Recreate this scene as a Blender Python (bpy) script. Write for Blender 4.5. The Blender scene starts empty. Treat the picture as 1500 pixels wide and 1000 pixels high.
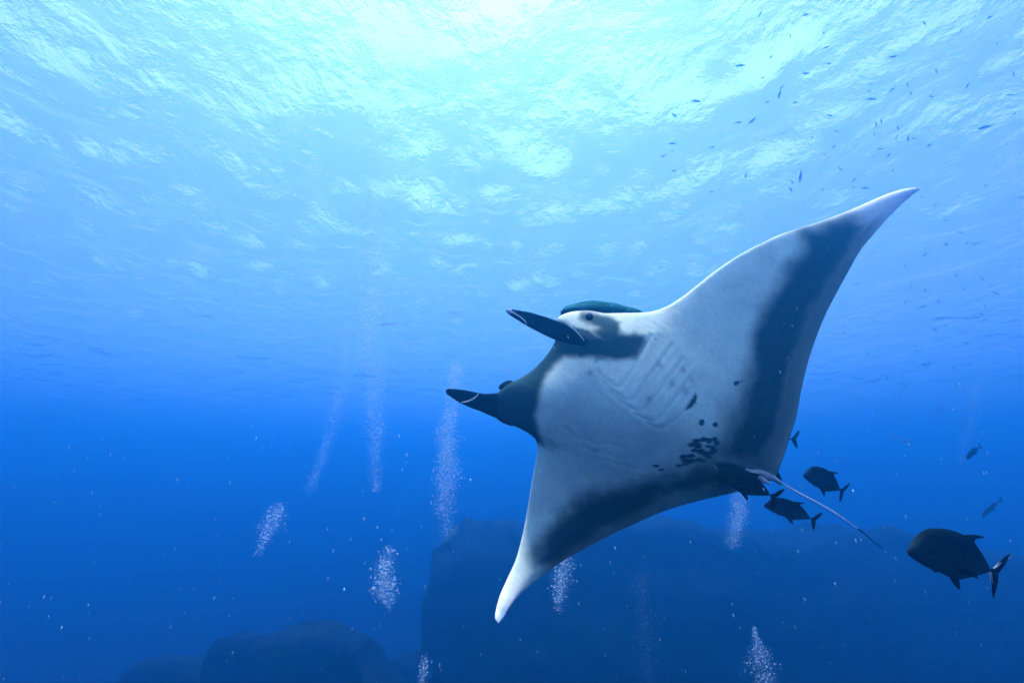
import bpy, math, random
import numpy as np
from mathutils import Vector, Matrix

# ------------------------------------------------------------------ camera, sky, sun, exposure
sc = bpy.context.scene
COL = sc.collection
rad = math.radians
PITCH = 15.0
FPX = 750.0                      # focal length in pixels of the 1500 px wide frame
cam = bpy.data.objects.new('camera', bpy.data.cameras.new('camera')); COL.objects.link(cam)
cam.data.sensor_width = 36; cam.data.lens = 18; cam.data.clip_start = 0.05; cam.data.clip_end = 2000
cam.rotation_euler = (rad(90 + PITCH), 0, 0)
sc.camera = cam

SUN_EL, SUN_AZ = 73.0, -8.0
world = bpy.data.worlds.new('World'); sc.world = world; world.use_nodes = True
wn = world.node_tree; bg = wn.nodes['Background']
sky = wn.nodes.new('ShaderNodeTexSky'); sky.sky_type = 'NISHITA'; sky.sun_disc = False
sky.sun_elevation = rad(SUN_EL); sky.sun_rotation = rad(SUN_AZ); sky.dust_density = 1.2; sky.air_density = .9
wn.links.new(sky.outputs[0], bg.inputs[0]); bg.inputs[1].default_value = 0.15
sun = bpy.data.lights.new('sun', 'SUN'); sun.energy = 5.0; sun.angle = rad(1.5); sun.color = (1.0, 0.96, 0.9)
sun_o = bpy.data.objects.new('sun', sun); COL.objects.link(sun_o)
sd = Vector((math.sin(rad(SUN_AZ)) * math.cos(rad(SUN_EL)), math.cos(rad(SUN_AZ)) * math.cos(rad(SUN_EL)), math.sin(rad(SUN_EL))))
sun_o.rotation_euler = (-sd).to_track_quat('-Z', 'Y').to_euler()
vs = sc.view_settings; vs.view_transform = 'Standard'; vs.look = 'None'; vs.gamma = 1; vs.exposure = 1.78
vs.use_curve_mapping = False
cy = sc.cycles
cy.max_bounces = 8; cy.volume_bounces = 2; cy.transparent_max_bounces = 12; cy.transmission_bounces = 6
cy.use_denoising = True; cy.sample_clamp_indirect = 6.0; cy.sample_clamp_direct = 0.0

H = 9.0                          # height of the water surface above the camera
FLOOR = -24.0                    # depth of the sea bed

# ------------------------------------------------------------------ helpers
R_ = np.array([1.0, 0, 0]); F_ = np.array([0, math.cos(rad(PITCH)), math.sin(rad(PITCH))]); U_ = np.array([0, -math.sin(rad(PITCH)), math.cos(rad(PITCH))])

def at(px, py, d):
    """point of the place seen at photo pixel (px, py), d metres in front of the lens plane"""
    px = np.asarray(px, float); py = np.asarray(py, float); d = np.asarray(d, float)
    a = (px - 750) / FPX * d; b = (500 - py) / FPX * d
    return a[..., None] * R_ + d[..., None] * F_ + b[..., None] * U_

def mat(name, col=(.5, .5, .5), rough=.6, spec=.5):
    m = bpy.data.materials.new(name); m.use_nodes = True
    b = m.node_tree.nodes['Principled BSDF']
    b.inputs['Base Color'].default_value = (*col, 1); b.inputs['Roughness'].default_value = rough
    b.inputs['Specular IOR Level'].default_value = spec; b.inputs['IOR'].default_value = 1.12      # skin, rock and air against water
    return m

def noisy(m, c1, c2, scale, detail=5, bump=0.0, dist=.02, stretch=(1, 1, 1)):
    t = m.node_tree; b = t.nodes['Principled BSDF']
    tc = t.nodes.new('ShaderNodeTexCoord'); mp = t.nodes.new('ShaderNodeMapping'); mp.inputs['Scale'].default_value = stretch
    nz = t.nodes.new('ShaderNodeTexNoise'); nz.inputs['Scale'].default_value = scale; nz.inputs['Detail'].default_value = detail
    cr = t.nodes.new('ShaderNodeValToRGB'); cr.color_ramp.elements[0].color = (*c1, 1); cr.color_ramp.elements[1].color = (*c2, 1)
    cr.color_ramp.elements[0].position = .35; cr.color_ramp.elements[1].position = .68
    t.links.new(tc.outputs['Object'], mp.inputs[0]); t.links.new(mp.outputs[0], nz.inputs['Vector'])
    t.links.new(nz.outputs[0], cr.inputs[0]); t.links.new(cr.outputs[0], b.inputs['Base Color'])
    if bump:
        bp = t.nodes.new('ShaderNodeBump'); bp.inputs['Strength'].default_value = bump; bp.inputs['Distance'].default_value = dist
        t.links.new(nz.outputs[0], bp.inputs['Height']); t.links.new(bp.outputs[0], b.inputs['Normal'])
    return m

def mesh(name, V, F, m=None, smooth=True, cols=None):
    """V (n,3) array, F (k,3) or (k,4) array of corner indices"""
    me = bpy.data.meshes.new(name)
    V = np.asarray(V, np.float32); F = np.asarray(F, np.int32)
    me.vertices.add(len(V)); me.vertices.foreach_set('co', V.ravel())
    k = F.shape[1]
    me.loops.add(F.size); me.loops.foreach_set('vertex_index', F.ravel())
    me.polygons.add(len(F)); me.polygons.foreach_set('loop_start', np.arange(0, F.size, k, dtype=np.int32))
    me.update(calc_edges=True)
    if smooth: me.polygons.foreach_set('use_smooth', np.ones(len(F), bool))
    if cols is not None:
        ca = me.color_attributes.new('pigment', 'FLOAT_COLOR', 'POINT')
        c = np.ones((len(V), 4), np.float32); c[:, :3] = cols; ca.data.foreach_set('color', c.ravel())
    if m: me.materials.append(m)
    me.validate(); return me

def link(name, me, parent=None, loc=None):
    o = bpy.data.objects.new(name, me); COL.objects.link(o)
    if parent is not None: o.parent = parent
    if loc is not None: o.location = loc
    return o

def tag(o, label, cat, group=None):
    o['label'] = label; o['category'] = cat
    if group: o['group'] = group
    return o

def recentre(V, c): return np.asarray(V) - np.asarray(c)

def grid_faces(nr, nc, wrap=False, flip=False):
    r = np.arange(nr - 1); c = np.arange(nc if wrap else nc - 1)
    rr, cc = np.meshgrid(r, c, indexing='ij'); c2 = (cc + 1) % nc
    F = np.stack([rr * nc + cc, rr * nc + c2, (rr + 1) * nc + c2, (rr + 1) * nc + cc], -1).reshape(-1, 4)
    return F[:, ::-1] if flip else F

rng = np.random.default_rng(11)
_perm = rng.random((64, 64, 64))
def vnoise(x, y, z):
    xi = np.floor(x).astype(int); yi = np.floor(y).astype(int); zi = np.floor(z).astype(int)
    f = lambda t: t * t * (3 - 2 * t)
    u, v, w = f(x - xi), f(y - yi), f(z - zi); o = 0
    for a in (0, 1):
        for b in (0, 1):
            for c in (0, 1):
                o = o + _perm[(xi + a) % 64, (yi + b) % 64, (zi + c) % 64] * (u if a else 1 - u) * (v if b else 1 - v) * (w if c else 1 - w)
    return o - .5
def fbm(x, y, z=0.0, oct=4):
    z = np.zeros_like(x) + z; s = 0; a = 1
    for i in range(oct): s = s + a * vnoise(x, y, z); x, y, z, a = x * 2.03 + 7, y * 2.03 + 3, z * 2.03 + 5, a * .5
    return s

def resample(P, n, sm=0):
    P = np.asarray(P, float); d = np.r_[0, np.cumsum(np.hypot(*np.diff(P, axis=0).T))]
    # catmull-rom through the points, then even spacing
    Q = []
    E = np.vstack([2 * P[0] - P[1], P, 2 * P[-1] - P[-2]])
    for i in range(1, len(E) - 2):
        t = np.linspace(0, 1, 12, endpoint=False)[:, None]; a, b, c, e = E[i - 1], E[i], E[i + 1], E[i + 2]
        Q.append(.5 * ((2 * b) + (c - a) * t + (2 * a - 5 * b + 4 * c - e) * t ** 2 + (3 * b - a - 3 * c + e) * t ** 3))
    Q = np.vstack(Q + [P[-1:]]); d = np.r_[0, np.cumsum(np.hypot(*np.diff(Q, axis=0).T))]
    s = np.linspace(0, d[-1], n); return np.stack([np.interp(s, d, Q[:, 0]), np.interp(s, d, Q[:, 1])], 1)

def smooth1(A, n):
    for _ in range(n):
        B = A.copy(); B[1:-1] = .25 * A[:-2] + .5 * A[1:-1] + .25 * A[2:]; A = B
    return A

def sstep(a, b, x):
    t = np.clip((x - a) / (b - a), 0, 1); return t * t * (3 - 2 * t)

def inside_dist(poly, X, Y):
    """signed distance to a polygon, positive inside"""
    P = np.asarray(poly, float); Q = np.roll(P, -1, 0); d = np.full(X.shape, 1e9); ins = np.zeros(X.shape, bool)
    for (x0, y0), (x1, y1) in zip(P, Q):
        ex, ey = x1 - x0, y1 - y0; t = np.clip(((X - x0) * ex + (Y - y0) * ey) / (ex * ex + ey * ey + 1e-9), 0, 1)
        d = np.minimum(d, np.hypot(X - x0 - t * ex, Y - y0 - t * ey))
        if y0 != y1: ins ^= ((y0 > Y) != (y1 > Y)) & (X < (x1 - x0) * (Y - y0) / (y1 - y0) + x0)
    return np.where(ins, d, -d)

def line_dist(P, X, Y):
    P = np.asarray(P, float); d = np.full(X.shape, 1e9)
    for (x0, y0), (x1, y1) in zip(P[:-1], P[1:]):
        ex, ey = x1 - x0, y1 - y0; t = np.clip(((X - x0) * ex + (Y - y0) * ey) / (ex * ex + ey * ey + 1e-9), 0, 1)
        d = np.minimum(d, np.hypot(X - x0 - t * ex, Y - y0 - t * ey))
    return d

def tube(path, ra, rb=None, up=None, n=16):
    """closed elliptical tube along 3D points; ra across the up vector, rb along it"""
    P = np.asarray(path, float); m_ = len(P); rb = ra if rb is None else rb
    ra = np.broadcast_to(ra, (m_,)); rb = np.broadcast_to(rb, (m_,))
    T = np.gradient(P, axis=0); T /= np.linalg.norm(T, axis=1)[:, None]
    up = -F_ if up is None else np.asarray(up, float)
    A = np.cross(T, up); A /= np.linalg.norm(A, axis=1)[:, None]; B = np.cross(A, T)
    th = np.linspace(0, 2 * math.pi, n, endpoint=False)
    V = P[:, None] + ra[:, None, None] * A[:, None] * np.cos(th)[None, :, None] + rb[:, None, None] * B[:, None] * np.sin(th)[None, :, None]
    V = V.reshape(-1, 3); F = grid_faces(m_, n, wrap=True)
    V = np.vstack([V, P[:1], P[-1:]]); k = m_ * n
    i = np.arange(n); j = (i + 1) % n
    C1 = np.stack([np.full(n, k), j, i, i], 1); C2 = np.stack([np.full(n, k + 1), (m_ - 1) * n + i, (m_ - 1) * n + j, (m_ - 1) * n + j], 1)
    return V, F, np.vstack([C1, C2])[:, :3]

def tube_mesh(name, path, ra, rb=None, up=None, n=16, m=None, c=(0, 0, 0)):
    V, F, C = tube(path, ra, rb, up, n)
    Ft = np.vstack([F[:, [0, 1, 2]], F[:, [0, 2, 3]], C])
    return mesh(name, V - np.asarray(c), Ft, m)

# ------------------------------------------------------------------ the water: one closed body of even density
hz = bpy.data.materials.new('sea_water'); hz.use_nodes = True; n_ = hz.node_tree; n_.nodes.clear()
o_ = n_.nodes.new('ShaderNodeOutputMaterial'); pv = n_.nodes.new('ShaderNodeVolumePrincipled')
pv.inputs['Color'].default_value = (.022, .36, .85, 1)
pv.inputs['Density'].default_value = .040; pv.inputs['Absorption Color'].default_value = (0, 0, 0, 1)
pv.inputs['Anisotropy'].default_value = .8
n_.links.new(pv.outputs[0], o_.inputs['Volume'])
BX = (-260, 260, -130, 310, FLOOR - 2, H + 3)
v8 = np.array([(x, y, z) for x in BX[0:2] for y in BX[2:4] for z in BX[4:6]], float)
haze = link('haze', mesh('haze', v8, [(0, 1, 3, 2), (4, 6, 7, 5), (0, 4, 5, 1), (2, 3, 7, 6), (0, 2, 6, 4), (1, 5, 7, 3)], hz, smooth=False)); haze['kind'] = 'stuff'

# ------------------------------------------------------------------ water surface seen from below
wm = bpy.data.materials.new('rippled_sea_surface'); wm.use_nodes = True; n_ = wm.node_tree; n_.nodes.clear()
o_ = n_.nodes.new('ShaderNodeOutputMaterial'); mx = n_.nodes.new('ShaderNodeMixShader'); mx.inputs[0].default_value = .56
tr = n_.nodes.new('ShaderNodeBsdfTransparent'); gl = n_.nodes.new('ShaderNodeBsdfGlass'); gl.inputs['IOR'].default_value = 1.33; gl.inputs['Roughness'].default_value = .32
tc = n_.nodes.new('ShaderNodeTexCoord'); mp = n_.nodes.new('ShaderNodeMapping'); mp.inputs['Scale'].default_value = (1.35, 1.0, 1); mp.inputs['Rotation'].default_value = (0, 0, .15)
nz = n_.nodes.new('ShaderNodeTexNoise'); nz.inputs['Scale'].default_value = .85; nz.inputs['Detail'].default_value = 6; nz.inputs['Roughness'].default_value = .55; nz.inputs['Distortion'].default_value = .15
bp = n_.nodes.new('ShaderNodeBump'); bp.inputs['Strength'].default_value = 1.0; bp.inputs['Distance'].default_value = .6
n2_ = n_.nodes.new('ShaderNodeTexNoise'); n2_.inputs['Scale'].default_value = .42; n2_.inputs['Detail'].default_value = 3
m2_ = n_.nodes.new('ShaderNodeMapRange'); m2_.inputs['From Min'].default_value = .38; m2_.inputs['From Max'].default_value = .64; m2_.inputs['To Min'].default_value = .22; m2_.inputs['To Max'].default_value = 1.0
n_.links.new(mp.outputs[0], n2_.inputs['Vector']); n_.links.new(n2_.outputs[0], m2_.inputs['Value']); n_.links.new(m2_.outputs[0], bp.inputs['Strength'])
for a, b in ((tc.outputs['Object'], mp.inputs[0]), (mp.outputs[0], nz.inputs['Vector']), (nz.outputs[0], bp.inputs['Height']), (bp.outputs[0], gl.inputs['Normal']),
             (tr.outputs[0], mx.inputs[1]), (gl.outputs[0], mx.inputs[2]), (mx.outputs[0], o_.inputs['Surface'])): n_.links.new(a, b)
NS = 820
q = np.linspace(-1, 1, NS); gx = np.sinh(q * 2.6) / np.sinh(2.6) * 200
q = np.linspace(-1, 1, NS); gy = 30 + np.sinh(q * 2.5) / np.sinh(2.5) * 200; gy = np.clip(gy, -125, 300)
X, Y = np.meshgrid(gx, gy); Z = np.zeros_like(X)
wr = np.random.default_rng(4)
PT = np.clip(.75 + 1.3 * fbm(X / 5.5, Y / 9.0, 2.2, 3), .15, 1.9)      # wind patches: rougher and calmer water
for i in range(70):
    lam = .8 * (5 / .8) ** wr.random(); th = wr.normal(.1, .9); k = 2 * math.pi / lam; a = .0092 * lam
    c_, s_ = math.cos(th), math.sin(th)
    ph = k * (X * c_ + Y * s_) + wr.random() * 6.28
    Z += a * np.sin(ph + .9 * np.sin(.11 * k * (Y * c_ - X * s_) + wr.random() * 6.28)) * (PT if lam < 3 else .6)
surf = link('water_surface', mesh('water_surface', np.stack([X.ravel(), Y.ravel(), H + Z.ravel()], 1), grid_faces(NS, NS), wm)); surf['kind'] = 'structure'

# ------------------------------------------------------------------ sea bed and rocks
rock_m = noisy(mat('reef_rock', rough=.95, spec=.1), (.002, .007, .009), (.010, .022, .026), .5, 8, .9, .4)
sand_m = noisy(mat('sea_bed_gravel', rough=.95), (.03, .03, .028), (.07, .068, .06), .3, 8, .6, .3)
gx = np.linspace(-258, 258, 220); gy = np.linspace(-128, 308, 200); X, Y = np.meshgrid(gx, gy)
bed = link('sea_bed', mesh('sea_bed', np.stack([X, Y, FLOOR + 1.2 * fbm(X / 22, Y / 22) + .5 * fbm(X / 4, Y / 4, 3)], -1).reshape(-1, 3), grid_faces(len(gy), len(gx)), sand_m)); bed['kind'] = 'structure'

def rock(name, label, prof, y0, depth, seed, n1=200, n2=110, rough=1.0, back=1.0):
    """a rock mass standing on the sea bed: prof = crest heights over x at distance y0, given as photo pixels"""
    P = np.asarray(prof, float)
    # forward distance of each profile point so that it lies in the vertical plane y = y0
    el = (500 - P[:, 1]) / FPX; d = y0 / (math.cos(rad(PITCH)) - el * math.sin(rad(PITCH)))
    W = at(P[:, 0], P[:, 1], d); xs, zs = W[:, 0], W[:, 2]
    u = np.linspace(0, 1, n1); v = np.linspace(0, 1, n2)
    x = np.interp(u, np.linspace(0, 1, len(xs)), xs); z = smooth1(np.interp(x, xs, zs), 2)
    # section across: front foot, steep front, flattish top, back
    sy = np.interp(v, [0, .42, .5, .62, .8, 1], [-.13, -.04, 0, .35, .8, 1.0]) * depth
    sh = np.interp(v, [0, .42, .5, .62, .8, 1], [0, .86, 1.0, .97, .8, 0]); sh = smooth1(sh, 6)
    X = np.repeat(x[:, None], n2, 1); Y = y0 + np.repeat(sy[None], n1, 0); base = FLOOR - 1
    Z = base + (z[:, None] - base) * sh[None]
    s = seed * 3.7
    st = np.floor((Z + 1.5 * fbm(X / 9, Y / 9, s)) / 1.4)                       # ledges of the layered rock
    Y2 = Y + rough * (1.6 * fbm(X / 5, Z / 3.2, s, 5) + .7 * vnoise(X / 7, st * 3.1, np.zeros_like(X) + s)) * (1 if back else 1)
    Z = Z + sh[None] * (.9 * fbm(X / 1.9, X * 0 + s, s, 5) * rough)
    X2 = X + rough * (1.0 * fbm(Y / 4 + 9, Z / 2.6, s + 2, 5) + .5 * vnoise(st * 2.3, Y / 5, np.zeros_like(X) + s))
    Z2 = Z + rough * .75 * fbm(X / 2.6, Y / 2.6, s + 5, 5) * sh[None]
    V = np.stack([X2, Y2, Z2], -1).reshape(-1, 3)
    c = (float(x.mean()), y0, FLOOR)
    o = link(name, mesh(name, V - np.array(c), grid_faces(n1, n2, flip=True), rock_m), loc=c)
    return tag(o, label, 'rock')

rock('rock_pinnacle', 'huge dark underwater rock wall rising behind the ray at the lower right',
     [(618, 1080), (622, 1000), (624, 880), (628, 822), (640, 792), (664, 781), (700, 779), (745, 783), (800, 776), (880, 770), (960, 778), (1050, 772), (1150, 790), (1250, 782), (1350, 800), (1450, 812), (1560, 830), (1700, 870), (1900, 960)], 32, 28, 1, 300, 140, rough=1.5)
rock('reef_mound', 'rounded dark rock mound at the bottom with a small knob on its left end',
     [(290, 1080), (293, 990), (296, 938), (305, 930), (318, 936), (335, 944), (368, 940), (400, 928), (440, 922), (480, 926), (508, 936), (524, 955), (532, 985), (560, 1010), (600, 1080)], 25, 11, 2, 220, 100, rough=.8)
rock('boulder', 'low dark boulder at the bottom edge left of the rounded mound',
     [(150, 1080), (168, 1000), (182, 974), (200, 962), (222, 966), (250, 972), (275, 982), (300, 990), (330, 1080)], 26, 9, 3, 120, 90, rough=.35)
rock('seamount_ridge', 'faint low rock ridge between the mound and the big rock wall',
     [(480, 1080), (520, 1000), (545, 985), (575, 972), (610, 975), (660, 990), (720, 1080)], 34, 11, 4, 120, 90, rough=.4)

# ------------------------------------------------------------------ manta ray
LEAD = [(725.2, 905), (726.4, 893), (732.6, 871), (743.4, 846.4), (755.8, 818.5), (765, 784), (771.3, 753.3), (776, 725.4), (780.6, 697.5), (785.3, 672.7), (787.5, 655), (784, 642),
        (772, 633), (754, 623.5), (738, 616), (727, 605), (722, 592), (727, 578), (740, 566), (754, 557.5), (763, 553), (781, 541), (796, 526), (808, 509.5), (814, 496), (817, 480), (816, 468),
        (823, 461.5), (836, 457), (850, 455.3), (866, 455.3), (886, 458.8), (904, 458.5), (935, 458.2), (956, 456.0), (977, 448.7), (998, 435.8), (1019, 419.7), (1040, 402.8), (1061, 387.6), (1082, 374.2), (1110, 359.2),
        (1145, 342.9), (1180, 331.6), (1208, 321.9), (1236, 311.5), (1264, 299.7), (1292, 287.2), (1313, 279.8), (1330.4, 276.0), (1342, 275.4), (1346.5, 276.4)]
TRAIL = [(729.5, 912.5), (737, 903.7), (746.5, 888), (762, 869.6), (783.7, 851), (805.4, 834), (824, 821.6), (848.8, 807.6), (873.6, 793.6), (901.6, 779.7), (935.7, 764), (963.6, 751.8), (994.6, 741), (1035, 730.3), (1070.5, 722.3),
         (1105, 712), (1126, 703), (1136, 699), (1141, 686.7), (1150, 663), (1158, 636.7), (1166.7, 610), (1173, 575), (1181.7, 537), (1194, 498.4), (1208, 463.4), (1225, 430), (1243, 397), (1260, 367.2), (1278, 345.2), (1299, 321.2), (1320, 300), (1337, 285.2), (1347, 278.2)]
def split(P, ks): return [P[a:b + 1] for a, b in zip(ks[:-1], ks[1:])]
iL = [0, 11, 22, 33, 51]; iT = [0, 14, 17, 19, 33]; nS = [170, 130, 120, 210]
Lc = np.vstack([resample(p, n + 1)[:-1] for p, n in zip(split(LEAD, iL), nS)] + [np.array([LEAD[-1]])])
Tc = np.vstack([resample(p, n + 1)[:-1] for p, n in zip(split(TRAIL, iT), nS)] + [np.array([TRAIL[-1]])])
Tc = smooth1(Tc, 6)
NV = 190
tv = .5 - .5 * np.cos(np.linspace(0, math.pi, NV)); tv = .6 * tv + .4 * np.linspace(0, 1, NV)
PX = Lc[:, None, 0] * (1 - tv) + Tc[:, None, 0] * tv; PY = Lc[:, None, 1] * (1 - tv) + Tc[:, None, 1] * tv
CX, CY = 955., 625.
ax = np.array([-.932, -.362]); bx = np.array([.362, -.932])
def span(X, Y): return (X - CX) * bx[0] + (Y - CY) * bx[1]
def axial(X, Y): return (X - CX) * ax[0] + (Y - CY) * ax[1]
def manta_d(X, Y):
    s = span(X, Y); a = axial(X, Y)
    up = np.clip(s, 0, None) / 468; lo = np.clip(-s, 0, None) / 350
    return 4.15 + 1.15 * up ** 1.6 + 2.2 * np.clip(up - .68, 0, None) ** 2 + .1 * lo ** 2 - 1.55 * np.clip(lo - .2, 0, None) ** 2.3 - .10 * a / 200
NSS = len(Lc)
Dm = manta_d(PX, PY); S = span(PX, PY); A = axial(PX, PY)
tt = np.broadcast_to(tv, PX.shape)
sect = np.sqrt(np.clip(tt, 0, 1)) * (1 - tt) * 2.6 / 1.0; sect = np.minimum(sect, 1.0) * 1.0
endt = np.clip(np.minimum(np.arange(NSS), np.arange(NSS)[::-1]) / 14.0, 0, 1)[:, None] ** .5
wing_t = (.035 + .075 * np.exp(-(S / 190) ** 2)) * sect
edge = np.clip(np.minimum(tt / .16, (1 - tt) / .3), 0, 1); edge = edge * (2 - edge)
bulge = np.exp(-((S - 8) / 100) ** 2) * (np.exp(-((A - 40) / 165) ** 2)) * edge
Tv = (wing_t + .24 * bulge) * endt
Td = (wing_t + .34 * bulge) * endt
# gill slits and belly folds, cut as shallow creases
GILL = [[(868, 541), (880, 553), (893, 561), (903, 553), (925, 524), (946, 492)],
        [(872, 553), (892, 570), (910, 578), (930, 556), (955, 528), (976, 505)],
        [(880, 566), (905, 586), (925, 592), (945, 572), (970, 545), (990, 524)],
        [(915, 597), (941, 606), (962, 588), (985, 564), (1001, 546)],
        [(930, 609), (950, 616), (972, 604), (992, 588)],
        [(822, 618), (838, 630), (855, 634), (862, 640), (880, 638), (905, 645)],
        [(846, 645), (870, 652), (900, 660)], [(880, 664), (905, 670), (930, 676)]]
for i, g in enumerate(GILL):
    w_ = 1 if i < 5 else .6
    d = line_dist(resample(g, 40), PX, PY); Tv = Tv - w_ * .0024 * np.exp(-(d / 2.2) ** 2) + w_ * .0025 * np.exp(-((d - 6) / 4.5) ** 2)
body_line = resample([(1040, 668), (1062, 674), (1085, 682), (1108, 692), (1130, 703)], 30)
dbl = line_dist(body_line, PX, PY); Tv = Tv + .03 * np.exp(-(dbl / 7) ** 2) * endt
Tv = np.maximum(Tv, 0); Tv[:, 0] = 0; Tv[:, -1] = 0; Td[:, 0] = 0; Td[:, -1] = 0
# pigment of the underside
nzv = fbm(PX / 26, PY / 26, 1.0, 5); nz2 = fbm(PX / 7, PY / 7, 4.0, 4); wx, wy = PX + 9 * nzv, PY + 9 * fbm(PX / 22, PY / 22, 9.0, 4)
white = np.array([.80, .92, .68]); dark = np.array([.010, .058, .062])
UP = [(1176, 344), (1180, 369), (1159, 390), (1145, 414), (1127, 439), (1113, 463), (1099, 491), (1096, 523), (1089, 551), (1082, 572), (1073, 598), (1066, 622), (1056, 637), (1051, 652), (1054, 663), (1072, 669), (1108, 667), (1124, 645),
      (1138, 606), (1148, 570), (1158, 535), (1170, 500), (1186, 462), (1204, 430), (1224, 398), (1244, 370), (1256, 350), (1262, 334), (1245, 324), (1210, 332)]
LO = [(1058, 676), (1041, 675.8), (1010, 679), (979, 686.7), (954, 694.4), (923, 702), (898.4, 708.4), (873.6, 714.6), (855, 722.3), (836.4, 734.7), (824, 747), (811.6, 762.6), (799, 778), (790, 793.6), (788, 809), (790, 821.6), (799, 827.8),
      (811.6, 824.7), (830, 813.8), (855, 796.7), (886, 776.6), (917, 759.5), (935.7, 747), (954, 731.6), (963.6, 719), (979, 711.5), (1010, 710), (1041, 712), (1075, 715), (1110, 708), (1132, 703), (1100, 690), (1080, 682)]
TONGUE = [(856, 497), (889, 493), (904, 489), (920, 489), (937, 492), (938, 500), (931, 512), (922, 523), (905, 525), (889, 525), (870, 523), (850, 521.5), (823, 521.5), (808, 535), (799, 547), (793, 558), (788, 572), (785.5, 588), (782, 604), (786, 620), (792, 640), (796, 650),
          (780, 646), (740, 624), (700, 600), (700, 560), (760, 530), (800, 490), (825, 470), (840, 490)]
dU = inside_dist(UP, wx, wy); dL = inside_dist(LO, wx, wy); rear = sstep(.45, .75, tt)
mU = np.maximum(sstep(-24, 16, dU), .68 * sstep(-50, 0, dU) * rear); mL = np.maximum(sstep(-24, 16, dL), .52 * sstep(-42, 0, dL) * rear); mT = sstep(-6, 6, inside_dist(TONGUE, PX + 3 * nzv, PY + 3 * nz2))
# the cheek beside the eye
CHK = [(848, 459), (870, 457), (890, 459), (908, 470), (903, 484), (892, 498), (872, 500), (868, 486), (872, 476), (856, 472), (846, 467)]
mC = .93 * sstep(-6, 6, inside_dist(CHK, wx, wy)); CK2 = [(838, 476), (850, 480), (864, 486), (875, 496), (868, 502), (852, 499), (840, 486)]
mC = np.maximum(mC, .85 * sstep(-3, 3, inside_dist(CK2, wx, wy)))
spots = np.zeros_like(PX)
def spot(x, y, rx, ry, ang=0.0):
    global spots
    c_, s_ = math.cos(ang), math.sin(ang); dx = (PX - x) + 1.6 * nz2; dy = (PY - y) + 1.6 * nzv
    e = np.hypot((dx * c_ + dy * s_) / rx, (-dx * s_ + dy * c_) / ry); spots = np.maximum(spots, 1 - sstep(.75, 1.2, e))
def blade(P):
    global spots
    spots = np.maximum(spots, sstep(-1, 1.2, inside_dist(P, PX, PY)))
blade([(1004.5, 570), (1006, 577), (1004, 584), (997, 590), (990, 593), (986, 594), (992, 585), (999, 577)])
for p in [(1068, 559, 5, 3.2, -.4), (1011, 611, 4.3, 5.2, 0), (1032, 615, 5, 3.4, 0), (949, 671, 5, 2, .1), (956, 677, 4, 2, .1), (1076, 557, 2, 1, -.3)]: spot(*p)
for p in [(1003, 637, 6, 4), (1013, 635, 6, 3.6), (1022, 637, 6, 4), (1031, 635, 5, 3.6), (997, 642, 7, 3.6), (1006, 644, 6, 4.4), (1035, 641, 5, 4), (1029, 648, 5, 4), (1001, 650, 6, 3.2), (1011, 652, 6, 4), (1019, 656, 6, 4), (1027, 655, 5, 3.4), (1032, 652, 4, 3), (1021, 645, 4, 2.6),
          (985, 659, 6, 3.4), (996, 658, 7, 3.2), (989, 664, 6, 3.4), (998, 665, 7, 3.6), (1008, 664, 6, 3), (1016, 666, 5, 2.6), (981, 671, 5, 2.2), (990, 669, 6, 2.4), (1024, 661, 4, 2.2)]: spot(*p)
pale = np.zeros_like(PX)
for x, y, r in [(955, 533, 5), (969, 557, 5), (988, 567, 6), (989, 540, 4), (857, 543, 4), (935, 577, 4), (1000, 553, 4), (866, 527, 3)]: pale = np.maximum(pale, .35 * np.exp(-(((PX - x) ** 2 + (PY - y) ** 2) / r ** 2)))
gl_ = np.zeros_like(PX)
for i, g in enumerate(GILL): gl_ = np.maximum(gl_, (.12 if i < 5 else .06) * np.exp(-(line_dist(resample(g, 40), PX, PY) / 1.6) ** 2))
grime = np.clip(.10 + .22 * nzv + .12 * nz2, 0, .5)
trail_grey = sstep(.72, 1.0, tt) * .35 * (np.abs(S) < 330)
m_ = 1 - (1 - mU * (.96 + .03 * nz2)) * (1 - mL * (.96 + .03 * nz2)) * (1 - mT * .97) * (1 - mC) * (1 - spots * .96) * (1 - pale) * (1 - gl_) * (1 - grime * .55) * (1 - trail_grey)
edge_px = np.minimum(1, (1 - tt) * 1.0)
m_ = np.clip(m_, 0, 1)
# dark hairline along the trailing edge, white rim along the leading edge of the wings
hair = sstep(.992, .998, tt) * (np.arange(NSS)[:, None] > 25) * (np.arange(NSS)[:, None] < NSS - 30)
m_ = np.maximum(m_, hair * .85)
tipf = (1 + .28 * np.maximum(sstep(250, 345, -S), sstep(330, 460, S)))[..., None]  # both wing tips lightened in the pigment for sunlight glowing through thin skin
Cv = np.minimum(white * tipf, .9) * (1 - m_[..., None]) ** 1.35 + dark * (1 - (1 - m_[..., None]) ** 1.35)
nd = fbm(PX / 40, PY / 40, 20., 5)
Cd = np.array([.005, .018, .022]) * (1 + .5 * nd[..., None]) + 0 * Cv
Cd[:, 0] = Cv[:, 0]; Cd[:, -1] = Cv[:, -1]
MC = at(CX, CY, 4.15)
# offset along the section's own normal direction, kept in line with the sight so the traced outline holds
Vv = at(PX, PY, Dm) - Tv[..., None] * (F_ + 0 * R_)
Vd = at(PX, PY, Dm) + Td[..., None] * F_
nvt = NSS * NV
Fv = grid_faces(NSS, NV); Fd = grid_faces(NSS, NV, flip=True) + nvt
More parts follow.
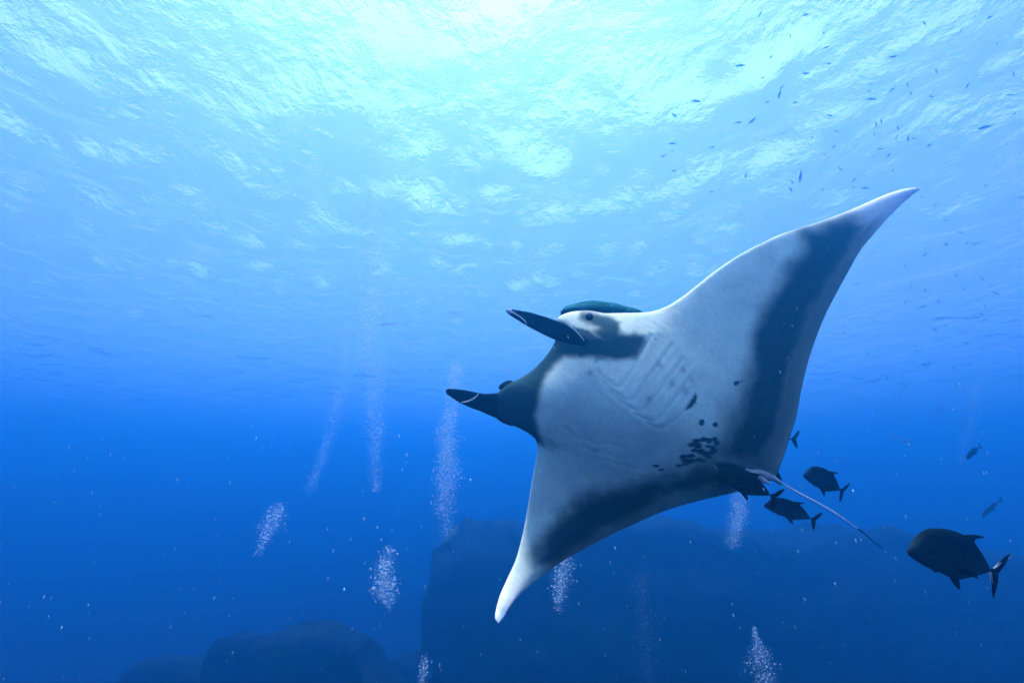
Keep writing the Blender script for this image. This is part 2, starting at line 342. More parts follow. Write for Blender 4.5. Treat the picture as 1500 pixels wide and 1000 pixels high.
# weld: back sheet shares its rim with the front sheet
ids = np.arange(nvt).reshape(NSS, NV); mapd = ids + nvt
for sl in ((slice(None), 0), (slice(None), -1), (0, slice(None)), (-1, slice(None))): mapd[sl] = ids[sl]
Fd = mapd.ravel()[Fd - nvt]
skin = bpy.data.materials.new('ray_skin'); skin.use_nodes = True; t_ = skin.node_tree; b_ = t_.nodes['Principled BSDF']
at_ = t_.nodes.new('ShaderNodeAttribute'); at_.attribute_name = 'pigment'
tg = t_.nodes.new('ShaderNodeTexCoord'); n1 = t_.nodes.new('ShaderNodeTexNoise'); n1.inputs['Scale'].default_value = 38; n1.inputs['Detail'].default_value = 9; n1.inputs['Roughness'].default_value = .7
mr = t_.nodes.new('ShaderNodeMapRange'); mr.inputs['From Min'].default_value = .3; mr.inputs['From Max'].default_value = .7; mr.inputs['To Min'].default_value = .84; mr.inputs['To Max'].default_value = 1.05
vm = t_.nodes.new('ShaderNodeVectorMath'); vm.operation = 'SCALE'
t_.links.new(tg.outputs['Object'], n1.inputs['Vector']); t_.links.new(n1.outputs[0], mr.inputs['Value']); t_.links.new(at_.outputs['Color'], vm.inputs[0]); t_.links.new(mr.outputs[0], vm.inputs['Scale']); t_.links.new(vm.outputs[0], b_.inputs['Base Color'])
b_.inputs['Roughness'].default_value = .6; b_.inputs['Specular IOR Level'].default_value = .5; b_.inputs['IOR'].default_value = 1.1
tcn = t_.nodes.new('ShaderNodeTexCoord'); nn = t_.nodes.new('ShaderNodeTexNoise'); nn.inputs['Scale'].default_value = 9; nn.inputs['Detail'].default_value = 8; nn.inputs['Roughness'].default_value = .6
bb = t_.nodes.new('ShaderNodeBump'); bb.inputs['Strength'].default_value = .25; bb.inputs['Distance'].default_value = .02
t_.links.new(tcn.outputs['Object'], nn.inputs['Vector']); t_.links.new(nn.outputs[0], bb.inputs['Height']); t_.links.new(bb.outputs[0], b_.inputs['Normal'])
manta = link('manta_ray', None, loc=MC)
tag(manta, 'giant manta ray gliding with its white belly and black blotches towards the camera', 'manta ray')
V_all = np.vstack([Vv.reshape(-1, 3), Vd.reshape(-1, 3)]) - MC
bme = mesh('body', V_all, np.vstack([Fv, Fd]), skin, cols=np.vstack([Cv.reshape(-1, 3), Cd.reshape(-1, 3)]))
link('body', bme, manta)
dark_m = noisy(mat('black_ray_skin', rough=.6, spec=0), (.002, .009, .013), (.008, .026, .032), 7, 6, .4, .02)
teal_m = noisy(mat('dark_back_skin', rough=.6, spec=0), (.004, .042, .046), (.022, .12, .12), 6, 7, .6, .03)
white_m = mat('white_margin', (.8, .82, .8), .5)
def path3(P, n, d0, d1=None):
    Q = resample(P, n); d1 = d0 if d1 is None else d1
    return at(Q[:, 0], Q[:, 1], np.linspace(d0, d1, n)), Q
def lobe(P, hw, d0, d1, flat):
    W, Q = path3(P, 40, d0, d1)
    u = np.linspace(0, 1, 40); w = np.interp(u, np.linspace(0, 1, len(hw)), hw); w = smooth1(w, 2)
    dd = np.linspace(d0, d1, 40); r = w / FPX * dd
    r[0] *= .3; return W, r
# upper head fin: root at the cheek, tip out to the left
W, r = lobe([(741.5, 453.8), (746, 456), (757, 460.5), (775, 467.5), (797, 476.5), (820, 486), (840, 494.5), (858, 503)], [3.2, 6.2, 9.6, 11.4, 12.8, 13.5, 12.5, 9.5, 4.5], 3.72, 3.88, .5)
link('cephalic_fin', tube_mesh('cephalic_fin', W, r, r * .45, n=24, m=dark_m, c=MC), manta)
W, r = lobe([(653.5, 571.5), (658, 573.5), (668, 577), (684, 582.5), (700, 587.5), (722, 592), (742, 594), (762, 594)], [3.5, 7.5, 10.5, 12, 13, 16.5, 20, 23, 24], 3.68, 4.22, .5)
link('cephalic_fin', tube_mesh('cephalic_fin', W, r, r * .5, n=24, m=dark_m, c=MC), manta)
def margin(P, hw, d, m=white_m):
    W, _ = path3(P, 24, d); r = np.interp(np.linspace(0, 1, 24), np.linspace(0, 1, len(hw)), hw) / FPX * d
    link('fin_margin', tube_mesh('fin_margin', W, r, r * .6, n=10, m=m, c=MC), manta)
margin([(742, 453.5), (745, 455), (750, 457)], [1.0, 2.6, 3.2, 1.6], 3.66)
margin([(750, 457), (757, 461), (764, 465.5), (769, 470), (771.5, 474.5)], [1.1, .8, .7, .8, .6], 3.67)
margin([(701.5, 576), (697, 581), (691, 585), (684, 587.8), (676, 589)], [.5, .8, .9, .9, .5], 3.58)
margin([(812, 466), (822, 469), (834, 477), (845, 486), (856, 499)], [.4, .8, .8, .8, .5], 3.80)
def blob(name, x, y, rx, ry, d, dz, m, ang=0, parent=None, lab=None, seed=0):
    th = np.linspace(0, math.pi, 22); ph = np.linspace(0, 2 * math.pi, 36, endpoint=False); TH, PH = np.meshgrid(th, ph, indexing='ij')
    c_, s_ = math.cos(ang), math.sin(ang)
    lx, ly, lz = np.sin(TH) * np.cos(PH), np.sin(TH) * np.sin(PH), np.cos(TH)
    k = 1 + .16 * fbm(lx * 3 + seed, ly * 3, lz * 3)
    ux, uy = lx * rx * k, lz * ry * k
    P = at(x + ux * c_ - uy * s_, y + ux * s_ + uy * c_, d) + (ly * dz)[..., None] * F_
    F = grid_faces(22, 36, wrap=True); F = np.vstack([F[:, [0, 1, 2]], F[:, [0, 2, 3]]])
    o = link(name, mesh(name, P.reshape(-1, 3) - MC, F, m), manta)
    if lab: o['label'] = lab
    return o
blob('head_back', 872, 457, 52, 15.5, 4.50, .2, teal_m, .0, seed=3)
blob('head_back', 900, 460, 44, 13, 4.55, .2, teal_m, .08, seed=5)
eye_m = mat('eye', (.006, .008, .01), .12, .8)
blob('eye', 863, 464.5, 6.2, 5.8, 4.02, .045, eye_m, 0)
blob('eye', 741, 564, 11.5, 5.5, 4.12, .06, dark_m, -.45)
blob('jaw', 742, 614, 19, 6.5, 4.1, .08, dark_m, .42)
# tail: pale stiff whip with a dark tip
W, Q = path3([(1132, 698), (1153, 712), (1175, 724.5), (1197, 736), (1227, 753.3), (1257, 774)], 60, 4.12, 4.30)
link('tail', tube_mesh('tail', W, np.interp(np.linspace(0, 1, 60), [0, .15, .5, 1], [2.7, 1.45, 1.15, .8]) / FPX * 4.2, n=12, m=noisy(mat('pale_tail_skin', rough=.5), (.62, .70, .68), (.92, .95, .9), 14, 5), c=MC), manta)
W, Q = path3([(1256, 773.4), (1266, 781), (1280, 793), (1292, 803)], 30, 4.30, 4.36)
link('tail_tip', tube_mesh('tail_tip', W, np.linspace(1.15, .55, 30) / FPX * 4.3, n=8, m=dark_m, c=MC), manta)
pel_m = noisy(mat('pelvic_fin_skin', rough=.55), (.35, .36, .35), (.7, .7, .66), 10, 5)
for P_, hw, d_ in (([(1092, 689), (1108, 697), (1120, 704), (1129, 708)], [4, 5.5, 5, 3.5, 1.2], 4.02), ([(1104, 690), (1118, 694), (1130, 699), (1138, 704)], [3, 4.5, 5, 3.5, 1.2], 4.04)):
    W, Q = path3(P_, 24, d_); r = np.interp(np.linspace(0, 1, 24), np.linspace(0, 1, len(hw)), hw) / FPX * d_
    link('pelvic_fin', tube_mesh('pelvic_fin', W, r, r * .5, n=16, m=pel_m, c=MC), manta)
W, Q = path3([(1136, 684), (1137, 690), (1139, 699), (1136, 706)], 20, 4.28)
link('dorsal_fin', tube_mesh('dorsal_fin', W, np.array([.8] * 20) / FPX * 4.2, np.linspace(.02, .09, 20), n=10, m=dark_m, c=MC), manta)

# ------------------------------------------------------------------ black jacks: profile in body lengths, x forward from the tail root (0) to the snout (1)
jack_m = bpy.data.materials.new('jack_scales'); jack_m.use_nodes = True; t_ = jack_m.node_tree; b_ = t_.nodes['Principled BSDF']
tcn = t_.nodes.new('ShaderNodeTexCoord'); sx = t_.nodes.new('ShaderNodeSeparateXYZ'); nn = t_.nodes.new('ShaderNodeTexNoise'); nn.inputs['Scale'].default_value = 6; nn.inputs['Detail'].default_value = 7
mad = t_.nodes.new('ShaderNodeMath'); mad.operation = 'MULTIPLY_ADD'; mad.inputs[1].default_value = .16
n2_ = n_.nodes.new('ShaderNodeTexNoise'); n2_.inputs['Scale'].default_value = .42; n2_.inputs['Detail'].default_value = 3
m2_ = n_.nodes.new('ShaderNodeMapRange'); m2_.inputs['From Min'].default_value = .38; m2_.inputs['From Max'].default_value = .64; m2_.inputs['To Min'].default_value = .22; m2_.inputs['To Max'].default_value = 1.0
n_.links.new(mp.outputs[0], n2_.inputs['Vector']); n_.links.new(n2_.outputs[0], m2_.inputs['Value']); n_.links.new(m2_.outputs[0], bp.inputs['Strength'])
cr = t_.nodes.new('ShaderNodeValToRGB'); cr.color_ramp.elements[0].position = -.0; cr.color_ramp.elements[0].color = (.02, .045, .055, 1); cr.color_ramp.elements[1].position = .22; cr.color_ramp.elements[1].color = (.003, .009, .009, 1)
t_.links.new(tcn.outputs['Object'], sx.inputs[0]); t_.links.new(tcn.outputs['Object'], nn.inputs['Vector'])
t_.links.new(nn.outputs[0], mad.inputs[0]); t_.links.new(sx.outputs['Z'], mad.inputs[2]); t_.links.new(mad.outputs[0], cr.inputs[0]); t_.links.new(cr.outputs[0], b_.inputs['Base Color'])
b_.inputs['Roughness'].default_value = .5; b_.inputs['Specular IOR Level'].default_value = 0; b_.inputs['IOR'].default_value = 1.1
wv = t_.nodes.new('ShaderNodeTexVoronoi'); wv.inputs['Scale'].default_value = 60
bb = t_.nodes.new('ShaderNodeBump'); bb.inputs['Strength'].default_value = .15; bb.inputs['Distance'].default_value = .01
t_.links.new(tcn.outputs['Object'], wv.inputs['Vector']); t_.links.new(wv.outputs['Distance'], bb.inputs['Height']); t_.links.new(bb.outputs[0], b_.inputs['Normal'])
fin_m = noisy(mat('jack_fin', rough=.6, spec=0), (.002, .004, .004), (.006, .012, .014), 9, 4)
finedge_m = mat('pale_fin_edge', (.35, .42, .45), .5)

_th = math.atan2(73, 360); _L = 367.0
def loc(x, y):
    """crop pixels of the big jack -> fish coordinates"""
    dx, dy = x - 1350, y - 708
    return (-(dx * math.cos(_th) + dy * math.sin(_th)) / _L, -(-dx * math.sin(_th) + dy * math.cos(_th)) / _L)
UPP = [(990, 632), (993, 618), (1002, 605), (1015, 594), (1030, 572), (1045, 549), (1065, 532), (1090, 526), (1120, 525), (1160, 528), (1200, 540), (1235, 556), (1262, 580), (1290, 617), (1318, 655), (1340, 690), (1356, 702)]
LOW = [(990, 632), (994, 643), (1010, 655), (1030, 668), (1055, 684), (1080, 697), (1105, 708), (1130, 716), (1150, 727), (1172, 738), (1195, 743), (1225, 740), (1260, 733), (1300, 722), (1335, 716), (1354, 714)]
STR = 1.0
def prof(P):
    Q = np.array([loc(*p) for p in P]); o = np.argsort(Q[:, 0]); return Q[o, 0], Q[o, 1]
def fish_body(zs=1.0, wid=.15, n=64, k=24):
    xu, zu = prof(UPP); xl, zl = prof(LOW); u = np.linspace(0, 1, n); xx = .5 - .5 * np.cos(u * math.pi)
    xx = xx * .996; a = np.interp(xx, xu, zu) * zs; b = np.interp(xx, xl, zl) * zs
    a = smooth1(a, 2); b = smooth1(b, 2); mid = (a + b) / 2; h = np.maximum((a - b) / 2, .004)
    h[-1] = .006
    w = wid * np.interp(xx, [0, .1, .3, .6, .8, .93, 1], [.10, .16, .5, 1.0, .95, .55, .12]) * .5
    th = np.linspace(0, 2 * math.pi, k, endpoint=False)
    V = np.stack([np.repeat(xx[:, None], k, 1), w[:, None] * np.cos(th) * (1 - .25 * np.abs(np.sin(th)) ** 3), mid[:, None] + h[:, None] * np.sin(th)], -1).reshape(-1, 3)
    F = grid_faces(n, k, wrap=True); F = np.vstack([F[:, [0, 1, 2]], F[:, [0, 2, 3]]])
    V = np.vstack([V, [[xx[0], 0, mid[0]], [xx[-1] + .004, 0, mid[-1]]]]); i = np.arange(k); j = (i + 1) % k
    C = np.vstack([np.stack([np.full(k, n * k), j, i], 1), np.stack([np.full(k, n * k + 1), (n - 1) * k + i, (n - 1) * k + j], 1)])
    return V, np.vstack([F, C])
def plate(P, th=.006, fwd=(1, 0), y=0.0, lean=0.0):
    """thin fin from an outline (x, z): thick in the middle, sharp at the rim"""
    P = np.asarray(P, float); c = P.mean(0); n = len(P); I = c + (P - c) * .55
    def L(Q, yy): return np.stack([Q[:, 0], np.full(len(Q), yy) + lean * 0, Q[:, 1]], 1)
    V = np.vstack([L(P, y), L(I, y + th), L(I, y - th), [[c[0], y + th, c[1]], [c[0], y - th, c[1]]]])
    i = np.arange(n); j = (i + 1) % n; F = []
    F += [np.stack([i, j, j + n], 1), np.stack([i, j + n, i + n], 1), np.stack([i, j + 2 * n, j], 1), np.stack([i, i + 2 * n, j + 2 * n], 1)]
    F += [np.stack([i + n, j + n, np.full(n, 3 * n)], 1), np.stack([j + 2 * n, i + 2 * n, np.full(n, 3 * n + 1)], 1)]
    return V, np.vstack(F)
def zsc(P, zs): return [(x, z * zs) for x, z in P]
TAIL_U = [loc(*p) for p in [(1352, 703), (1366, 700), (1385, 685), (1400, 668), (1418, 654), (1442, 643), (1436, 662), (1424, 684), (1408, 703), (1396, 716), (1388, 722), (1362, 716)]]
TAIL_L = [loc(*p) for p in [(1353, 706), (1380, 712), (1392, 724), (1394, 745), (1390, 775), (1385, 800), (1380, 814), (1371, 800), (1364, 770), (1359, 742), (1354, 715)]]
DORS = [loc(*p) for p in [(1205, 546), (1225, 548), (1248, 545), (1280, 546), (1300, 549), (1316, 555), (1296, 557), (1276, 563), (1267, 575), (1265, 590), (1250, 592), (1228, 576)]]
DORS2 = [loc(*p) for p in [(1258, 574), (1268, 578), (1290, 606), (1318, 645), (1345, 688), (1340, 694), (1312, 662), (1282, 620), (1260, 590)]]
ANAL = [loc(*p) for p in [(1160, 728), (1180, 738), (1202, 740), (1211, 746), (1214, 765), (1216, 782), (1220, 793), (1208, 788), (1194, 775), (1178, 754)]]
ANAL2 = [loc(*p) for p in [(1205, 738), (1250, 732), (1300, 720), (1338, 711), (1338, 717), (1300, 727), (1250, 739), (1212, 746)]]
PELV = [loc(*p) for p in [(1085, 697), (1100, 700), (1114, 709), (1110, 716), (1100, 712)]]
PECT = [(.60, -.02), (.56, .02), (.50, .02), (.42, -.02), (.36, -.08), (.42, -.07), (.50, -.055), (.57, -.05)]
def shared(zs):
    B = fish_body(zs); d = {}
    d['body'] = mesh('body', *B, jack_m)
    V1, F1 = plate(zsc(TAIL_U, .3 + .7 * zs), .008); V2, F2 = plate(zsc(TAIL_L, .3 + .7 * zs), .008)
    d['tail_fin'] = mesh('tail_fin', np.vstack([V1, V2 + [0, .002, 0]]), np.vstack([F1, F2 + len(V1)]), fin_m, smooth=False)
    V1, F1 = plate(zsc(DORS, zs)); V2, F2 = plate(zsc(DORS2, zs), .004); d['dorsal_fin'] = mesh('dorsal_fin', np.vstack([V1, V2]), np.vstack([F1, F2 + len(V1)]), fin_m, smooth=False)
    V1, F1 = plate(zsc(ANAL, zs)); V2, F2 = plate(zsc(ANAL2, zs), .004); d['anal_fin'] = mesh('anal_fin', np.vstack([V1, V2]), np.vstack([F1, F2 + len(V1)]), fin_m, smooth=False)
    d['pelvic_fin'] = mesh('pelvic_fin', *plate(zsc(PELV, zs)), fin_m, smooth=False)
    return d
def fish(name, label, snout, root, d, yaw, zs=1.0, group=None, cat='fish', flip=False, eye=True, edges=False):
    """snout and tail root in photo pixels; yaw in degrees, positive = head nearer the camera"""
    s = at(snout[0], snout[1], d); r = at(root[0], root[1], d); v = s - r; Lp = np.linalg.norm(v); v /= Lp
    dl = math.tan(rad(yaw)) * Lp / 2
    s = at(snout[0], snout[1], d - dl); r = at(root[0], root[1], d + dl); f = s - r; Lr = np.linalg.norm(f); f /= Lr
    w0 = np.cross(v, F_); w0 = w0 if w0 @ U_ > 0 else -w0
    u = w0 - f * (w0 @ f); u /= np.linalg.norm(u); l = np.cross(u, f)
    M = Matrix(((f[0], l[0], u[0]), (f[1], l[1], u[1]), (f[2], l[2], u[2]))).to_4x4()
    org = r
    e = bpy.data.objects.new(name, None); COL.objects.link(e); e.matrix_world = Matrix.Translation(Vector(org)) @ M @ Matrix.Scale(Lr, 4)
    tag(e, label, cat, group)
    key = round(zs / (1), 2)
    if key not in _sh: _sh[key] = shared(zs)
    for k_, me in _sh[key].items(): link(k_, me, e)
    if eye:
        for sg in (1, -1):
            V, F = plate(zsc(PECT, zs), .004); V[:, 1] = V[:, 1] * 1 + sg * (.078 + (.6 - V[:, 0]) * .12)
            link('pectoral_fin', mesh('pectoral_fin', V, F, fin_m, smooth=False), e)
            th = np.linspace(0, math.pi, 10); ph = np.linspace(0, 2 * math.pi, 14, endpoint=False); TH, PH = np.meshgrid(th, ph, indexing='ij')
            Vx = np.stack([.87 + .022 * np.sin(TH) * np.cos(PH), sg * .053 + .012 * np.cos(TH), .105 * zs + .024 * np.sin(TH) * np.sin(PH)], -1).reshape(-1, 3)
            F = grid_faces(10, 14, wrap=True); link('eye', mesh('eye', Vx, F, eye_m), e)
    if edges:
        for nm, pts in (('fin_edge', [TAIL_U[1], TAIL_U[2], TAIL_U[3], TAIL_U[4], TAIL_U[5]]), ('fin_edge', [TAIL_L[6], TAIL_L[7], TAIL_L[8], TAIL_L[9], TAIL_L[10]])):
            P3 = np.array([(a_, 0, b_ * zs) for a_, b_ in pts]); link(nm, tube_mesh(nm, P3, .0045, .007, up=(0, 1, 0), n=8, m=finedge_m), e)
    return e
_sh = {}
# body depth seen in the photo comes from the turn towards the lens, so the shared shape is flattened by it
ZS = .57
g_ = 'large dark jacks swimming with the ray'
fish('jack_fish', 'largest dark jack, high forehead, alone at the right of the tail tip', (1330, 810.5), (1450, 835.5), 3.1, 34, ZS, g_, edges=True)
fish('jack_fish', 'black jack overlapping the lower rear of the ray beside the tail base', (1045, 696.5), (1127.5, 724.5), 3.75, 8, .66, g_)
fish('jack_fish', 'dark jack just above the tail whip, tail bent downwards', (1177, 697), (1230, 717), 5.4, 40, ZS, g_)
fish('jack_fish', 'slim dark jack directly below the tail base beneath the black jack', (1119, 741), (1187, 759), 5.0, 12, .62, g_)
fish('jack_fish', 'jack mostly hidden behind the ray, only its tail showing at the rear wing edge', (1092, 648), (1158, 643), 5.9, 5, .7, g_)
fish('reef_fish', 'small blurred grey fish in open water at the far right above the big jack', (1417, 673), (1434, 655), 11, 10, .6)
fish('reef_fish', 'thin faint fish pointing downwards just above the biggest jack', (1439, 758), (1463, 734), 13, 10, .34)

# ------------------------------------------------------------------ small school near the surface
def mini():
    n, k = 12, 8; x = np.linspace(-.5, .32, n)[::-1]; x = np.linspace(-.34, .5, n)
    h = .115 * np.sin(np.clip((x + .42) / .95, 0, 1) * math.pi) ** .8 + .008; h[-1] = .01; w = h * .55
    th = np.linspace(0, 2 * math.pi, k, endpoint=False)
    V = np.stack([np.repeat(x[:, None], k, 1), w[:, None] * np.cos(th), h[:, None] * np.sin(th)], -1).reshape(-1, 3)
    F = grid_faces(n, k, wrap=True); F = np.vstack([F[:, [0, 1, 2]], F[:, [0, 2, 3]]])
    V2, F2 = plate([(-.32, 0.012), (-.40, .06), (-.5, .13), (-.47, .05), (-.44, 0), (-.47, -.05), (-.5, -.13), (-.40, -.06), (-.32, -.012)], .008)
    V3, F3 = plate([(.15, .10), (.05, .15), (-.1, .13), (-.2, .07), (0, .08)], .006)
    V_ = np.vstack([V, V2, V3]); return mesh('school_fish', V_, np.vstack([F, F2 + len(V), F3 + len(V) + len(V2)]), small_m)
small_m = noisy(mat('small_fish_skin', rough=.5), (.13, .26, .38), (.22, .38, .50), 4, 3)
mini_me = mini()
def c2(L, x0, y0, s): return [(x0 + x / s, y0 + y / s, ln / s, a) for x, y, ln, a in L]
SCH = c2([(480, 370, 72, 5), (228, 570, 72, -10), (108, 650, 55, -5), (98, 808, 62, 0), (96, 850, 25, 0), (45, 880, 45, 28), (465, 690, 46, -5), (545, 680, 40, 45), (630, 575, 42, 15), (700, 530, 60, 80), (790, 577, 48, 0), (975, 358, 50, -3), (850, 415, 55, 8),
          (845, 85, 55, 18), (985, 560, 52, 45), (985, 650, 50, -14), (1020, 740, 40, -8), (720, 752, 30, -15), (105, 962, 50, 18), (320, 830, 40, 5), (510, 985, 45, 88), (820, 970, 45, 80), (590, 80, 40, 60), (960, 268, 50, 10)], 960, 0, 3.845)
SCH += c2([(478, 132, 52, 90), (845, 98, 60, 28), (292, 508, 50, 45), (175, 558, 66, -3), (382, 478, 55, 72), (545, 400, 42, -60), (518, 545, 46, -15), (735, 545, 36, 0), (958, 535, 40, -28), (300, 320, 50, -3), (235, 685, 45, -35), (205, 700, 45, 95), (330, 725, 45, -70),
           (385, 780, 55, 88), (420, 780, 40, -3), (505, 818, 52, 30), (275, 873, 60, 42), (230, 840, 50, -5), (195, 755, 35, -20), (300, 960, 40, 85), (10, 955, 35, -50), (980, 420, 45, -35), (985, 640, 50, 30), (820, 715, 50, -8)], 1230, 0, 3.845)
SCH += c2([(590, 165, 60, 85), (750, 130, 28, -50), (855, 210, 36, -5), (550, 215, 34, -45), (370, 155, 26, 85), (350, 320, 24, 60), (1140, 280, 26, -15), (1185, 440, 26, 3), (1180, 340, 30, -5), (1345, 200, 24, -40), (1110, 495, 22, 10), (1240, 390, 28, -20), (680, 215, 20, 0)], 960, 200, 2.778)
SCH += c2([(265, 110, 35, 5), (580, 140, 32, -8), (640, 190, 30, 45), (620, 320, 34, -12), (905, 155, 36, -35), (855, 215, 30, 70), (840, 85, 36, -50), (720, 70, 30, 80), (765, 270, 36, -5), (850, 400, 30, 70), (895, 475, 36, 25), (780, 480, 30, 20), (770, 535, 28, 50), (240, 630, 24, 0),
           (400, 720, 36, 15), (665, 678, 46, -5), (280, 770, 20, 30), (300, 820, 26, 20), (445, 815, 46, -3), (490, 830, 55, 5), (185, 915, 34, 30), (655, 700, 30, 10), (470, 745, 26, -70), (105, 710, 30, -40), (595, 460, 26, 60), (735, 860, 30, 40), (960, 310, 28, 0), (880, 120, 26, 15), (565, 800, 24, 10)], 1170, 380, 3.125)
r2 = random.Random(5)
for _ in range(40): SCH.append((r2.gauss(1290, 110), r2.uniform(20, 330), r2.uniform(6, 11), r2.choice([r2.gauss(0, 25), r2.gauss(75, 20)])))
for _ in range(60):
    SCH.append((r2.uniform(1180, 1495), r2.uniform(330, 640), r2.uniform(7, 11), r2.choice([r2.gauss(0, 25), r2.gauss(75, 20)])))
for i, (x, y, ln, a) in enumerate(SCH):
    d = r2.uniform(12, 15.5) if y < 300 else r2.uniform(15, 21)
    while at(x, y, d)[2] > H - 1.0: d -= .5
    p = at(x, y, d); a_ = rad(a + (180 if r2.random() < .5 else 0)); yw = rad(r2.gauss(0, 22))
    v = math.cos(a_) * R_ + math.sin(a_) * U_; f = math.cos(yw) * v - math.sin(yw) * F_
    w0 = np.cross(v, F_); w0 = w0 if w0 @ np.array([0, 0, 1]) > 0 else -w0; u = w0; l = np.cross(u, f)
    o = link('school_fish', mini_me)
    o.matrix_world = Matrix.Translation(Vector(p)) @ Matrix(((f[0], l[0], u[0]), (f[1], l[1], u[1]), (f[2], l[2], u[2]))).to_4x4() @ Matrix.Scale(ln * d / FPX * .76 / math.cos(yw), 4)
    tag(o, 'tiny slender fish of the loose school under the water surface at the right', 'fish', 'school of tiny fish below the surface')

# ------------------------------------------------------------------ divers' bubble columns
bub_m = mat('air_bubble', (.46, .70, .80), .6, .3)
t_ = bub_m.node_tree; tl = t_.nodes.new('ShaderNodeBsdfTranslucent'); tl.inputs[0].default_value = (.80, .95, 1, 1); mxb = t_.nodes.new('ShaderNodeMixShader'); mxb.inputs[0].default_value = .45
t_.links.new(t_.nodes['Principled BSDF'].outputs[0], mxb.inputs[1]); t_.links.new(tl.outputs[0], mxb.inputs[2])
tp = t_.nodes.new('ShaderNodeBsdfTransparent'); mxc = t_.nodes.new('ShaderNodeMixShader'); mxc.inputs[0].default_value = .3      # air is mostly clear
t_.links.new(mxb.outputs[0], mxc.inputs[1]); t_.links.new(tp.outputs[0], mxc.inputs[2]); t_.links.new(mxc.outputs[0], t_.nodes['Material Output'].inputs['Surface'])
OC = np.array([(1, 0, 0), (-1, 0, 0), (0, 1, 0), (0, -1, 0), (0, 0, 1), (0, 0, -1)], float)
OF = np.array([(0, 2, 4), (2, 1, 4), (1, 3, 4), (3, 0, 4), (2, 0, 5), (1, 2, 5), (3, 1, 5), (0, 3, 5)])
ph_ = (1 + 5 ** .5) / 2
IC = np.array([(-1, ph_, 0), (1, ph_, 0), (-1, -ph_, 0), (1, -ph_, 0), (0, -1, ph_), (0, 1, ph_), (0, -1, -ph_), (0, 1, -ph_), (ph_, 0, -1), (ph_, 0, 1), (-ph_, 0, -1), (-ph_, 0, 1)]) / math.hypot(1, ph_)
IF = np.array([(0, 11, 5), (0, 5, 1), (0, 1, 7), (0, 7, 10), (0, 10, 11), (1, 5, 9), (5, 11, 4), (11, 10, 2), (10, 7, 6), (7, 1, 8), (3, 9, 4), (3, 4, 2), (3, 2, 6), (3, 6, 8), (3, 8, 9), (4, 9, 5), (2, 4, 11), (6, 2, 10), (8, 6, 7), (9, 8, 1)])
def cloud(P, r, sc3=None, ico=True):
    B, Fb = (IC, IF) if ico else (OC, OF)
    S3 = np.ones((len(P), 3)) if sc3 is None else sc3
    V = (P[:, None] + B[None] * (r[:, None] * S3)[:, None]).reshape(-1, 3)
    return V, (Fb[None] + (np.arange(len(P)) * len(B))[:, None, None]).reshape(-1, 3)
def plume(label, path, d, n, rpx, seed, power=1.6):
    """path: (px, py, half width px, density) from head to foot; rpx: bubble radius range in photo pixels"""
    n = int(n * (5 if d < 12 else 7)); g = np.random.default_rng(seed); P = np.array(path, float)
    w = P[:, 3]; seg = np.hypot(*np.diff(P[:, :2], axis=0).T); cum = np.r_[0, np.cumsum(seg * (w[1:] + w[:-1]) / 2)]
    s = np.r_[0, np.cumsum(seg)]; u = np.interp(g.random(n) * cum[-1], cum, s)
    x, y, h = (np.interp(u, s, P[:, i]) for i in range(3))
    x = x + 5 * fbm(u / 30 + seed, u * 0, seed, 3); wob = 1 + .5 * fbm(u / 18, u * 0 + seed, 2., 3)
    x = x + g.normal(0, .48, n) * h * wob; y = y + g.normal(0, 3, n); dz = g.normal(0, .48, n) * h * d / FPX
    Q = at(x, y, d + dz); ok = Q[:, 2] < H - .6; Q = Q[ok]; r = ((.62 if d < 12 else .95) * rpx[0] + (rpx[1] * .9 - .55 * rpx[0]) * g.random(len(Q)) ** 16) * d / FPX
    sq = np.stack([1 + .25 * g.random(len(Q)), 1 + .25 * g.random(len(Q)), .6 + .3 * g.random(len(Q))], 1)
    c = Q.mean(0); V, F = cloud(Q - c, r, sq, ico=False)
    o = link('bubble_column', mesh('bubble_column', V, F, bub_m), loc=c); o['kind'] = 'stuff'; o['label'] = label; o['category'] = 'bubbles'; return o
plume('dense white bubble cloud in the lower centre left, above the dark rock mound', [(570, 800, 9, .2), (566, 818, 15, .9), (563, 845, 20, 1.5), (562, 868, 20, 1.6), (568, 880, 14, .8), (572, 892, 6, .1)], 9, 620, (.45, 2.1), 1)
plume('slanting bubble cloud left of centre, second lowest on the left', [(412, 738, 9, .3), (404, 752, 17, .8), (395, 775, 18, .8), (386, 795, 14, .5), (380, 812, 9, .15)], 11, 420, (.4, 1.4), 2)
plume('tall pale bubble column under the lower head fin', [(668, 530, 16, .5), (664, 560, 18, .5), (660, 600, 14, .6), (655, 640, 14, 1.6), (657, 680, 15, 1.6), (656, 715, 17, 1.2), (652, 750, 15, .5), (655, 790, 10, .1)], 13, 1100, (.38, 1.1), 3)
plume('very tall faint bubble column rising to the surface left of the ray', [(545, 60, 26, .5), (548, 200, 28, .8), (545, 300, 26, .8), (545, 400, 24, 1.0), (540, 460, 24, 1.3), (543, 520, 22, 1.1), (548, 580, 18, .8), (550, 640, 16, .5), (552, 720, 14, .25)], 10.4, 4300, (.42, .9), 4)
plume('thin slanting faint bubble trail left of the tallest column', [(510, 470, 10, .5), (500, 560, 13, .7), (488, 620, 13, .8), (472, 670, 11, .8), (455, 720, 9, .4)], 11.9, 900, (.33, .8), 5)
plume('bubble cloud below the edge of the lower wing', [(830, 812, 8, .8), (824, 835, 15, 1.1), (822, 858, 15, 1.1), (820, 880, 10, .6), (820, 895, 7, .15)], 8, 480, (.4, 1.7), 6)
plume('pale bubble column between the lower wing and the tail base', [(1085, 722, 14, .9), (1083, 750, 16, 1.1), (1078, 775, 15, .9), (1074, 800, 12, .3)], 11, 620, (.38, 1.1), 7)
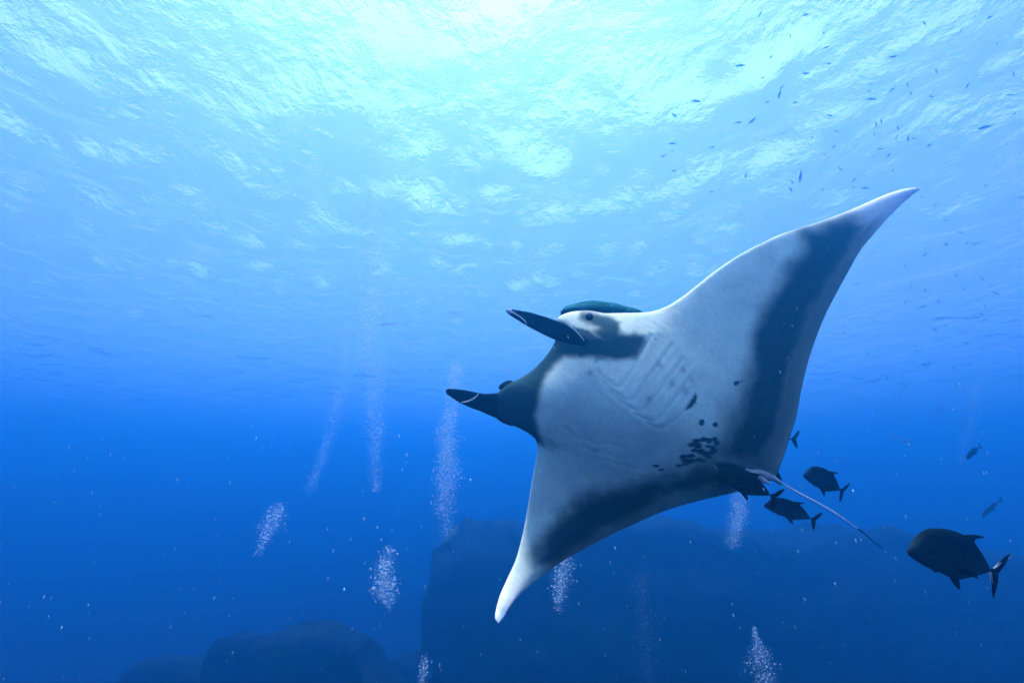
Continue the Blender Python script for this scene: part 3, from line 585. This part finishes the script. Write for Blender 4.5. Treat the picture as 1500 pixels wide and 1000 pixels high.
plume('pointed bubble cloud at the bottom edge right of centre, in front of the big rock wall', [(1106, 920, 3, .5), (1110, 940, 9, .9), (1114, 965, 18, 1.1), (1120, 985, 22, 1.0), (1126, 1015, 24, .8)], 10, 560, (.4, 1.7), 8)
plume('small bubble puff at the bottom edge left of the rock wall', [(622, 963, 5, .8), (620, 978, 9, 1.1), (619, 996, 9, 1.0), (618, 1015, 8, .4)], 9, 150, (.45, 1.8), 9)
plume('faint bubble cloud at the upper right corner near the surface', [(1466, 150, 14, .6), (1474, 190, 20, .9), (1484, 230, 20, .9), (1494, 270, 16, .6)], 9, 520, (.33, .8), 10)
plume('faint narrow bubble column in front of the rock wall', [(940, 840, 12, .4), (944, 890, 17, .7), (946, 940, 17, .7), (948, 1000, 15, .5)], 14, 90, (.33, .7), 11)
plume('faint hazy bubble trail at the far right of the ray', [(1432, 560, 9, .5), (1424, 600, 12, .6), (1416, 640, 12, .5), (1408, 680, 9, .2)], 17, 90, (.33, .7), 12)

# ------------------------------------------------------------------ drifting specks in the water
g = np.random.default_rng(77); n = 1900
d = .9 + 6.5 * g.random(n) ** .8; x = g.uniform(-60, 1560, n); y = g.uniform(-40, 1050, n)
Q = at(x, y, d); L = (1.2 + 8 * g.random(n) ** 3.5) * d / FPX * .40 * np.where(y < 420, .55, 1.0); T = L * (.14 + .3 * g.random(n))
T = np.maximum(T, .16 * d / FPX)
B = IC.copy(); fl = np.stack([g.normal(.12, .15, n), g.normal(0, .1, n), np.ones(n)], 1); fl[:, 0] = g.normal(.12, .12, n) - .35 * (x > 800)
fl /= np.linalg.norm(fl, axis=1)[:, None]
sx_ = np.cross(fl, [0, 1, 0]); sx_ /= np.linalg.norm(sx_, axis=1)[:, None]; sy_ = np.cross(fl, sx_)
V = Q[:, None] + T[:, None, None] * (OC[None, :, 0:1] * sx_[:, None] + OC[None, :, 1:2] * sy_[:, None]) + L[:, None, None] * OC[None, :, 2:3] * fl[:, None]
F = (OF[None] + (np.arange(n) * 6)[:, None, None]).reshape(-1, 3)
sn = link('marine_snow', mesh('marine_snow', V.reshape(-1, 3), F, mat('pale_speck', (.30, .56, .66), .8))); sn['kind'] = 'stuff'; sn['label'] = 'tiny pale specks drifting in the water all over the picture'
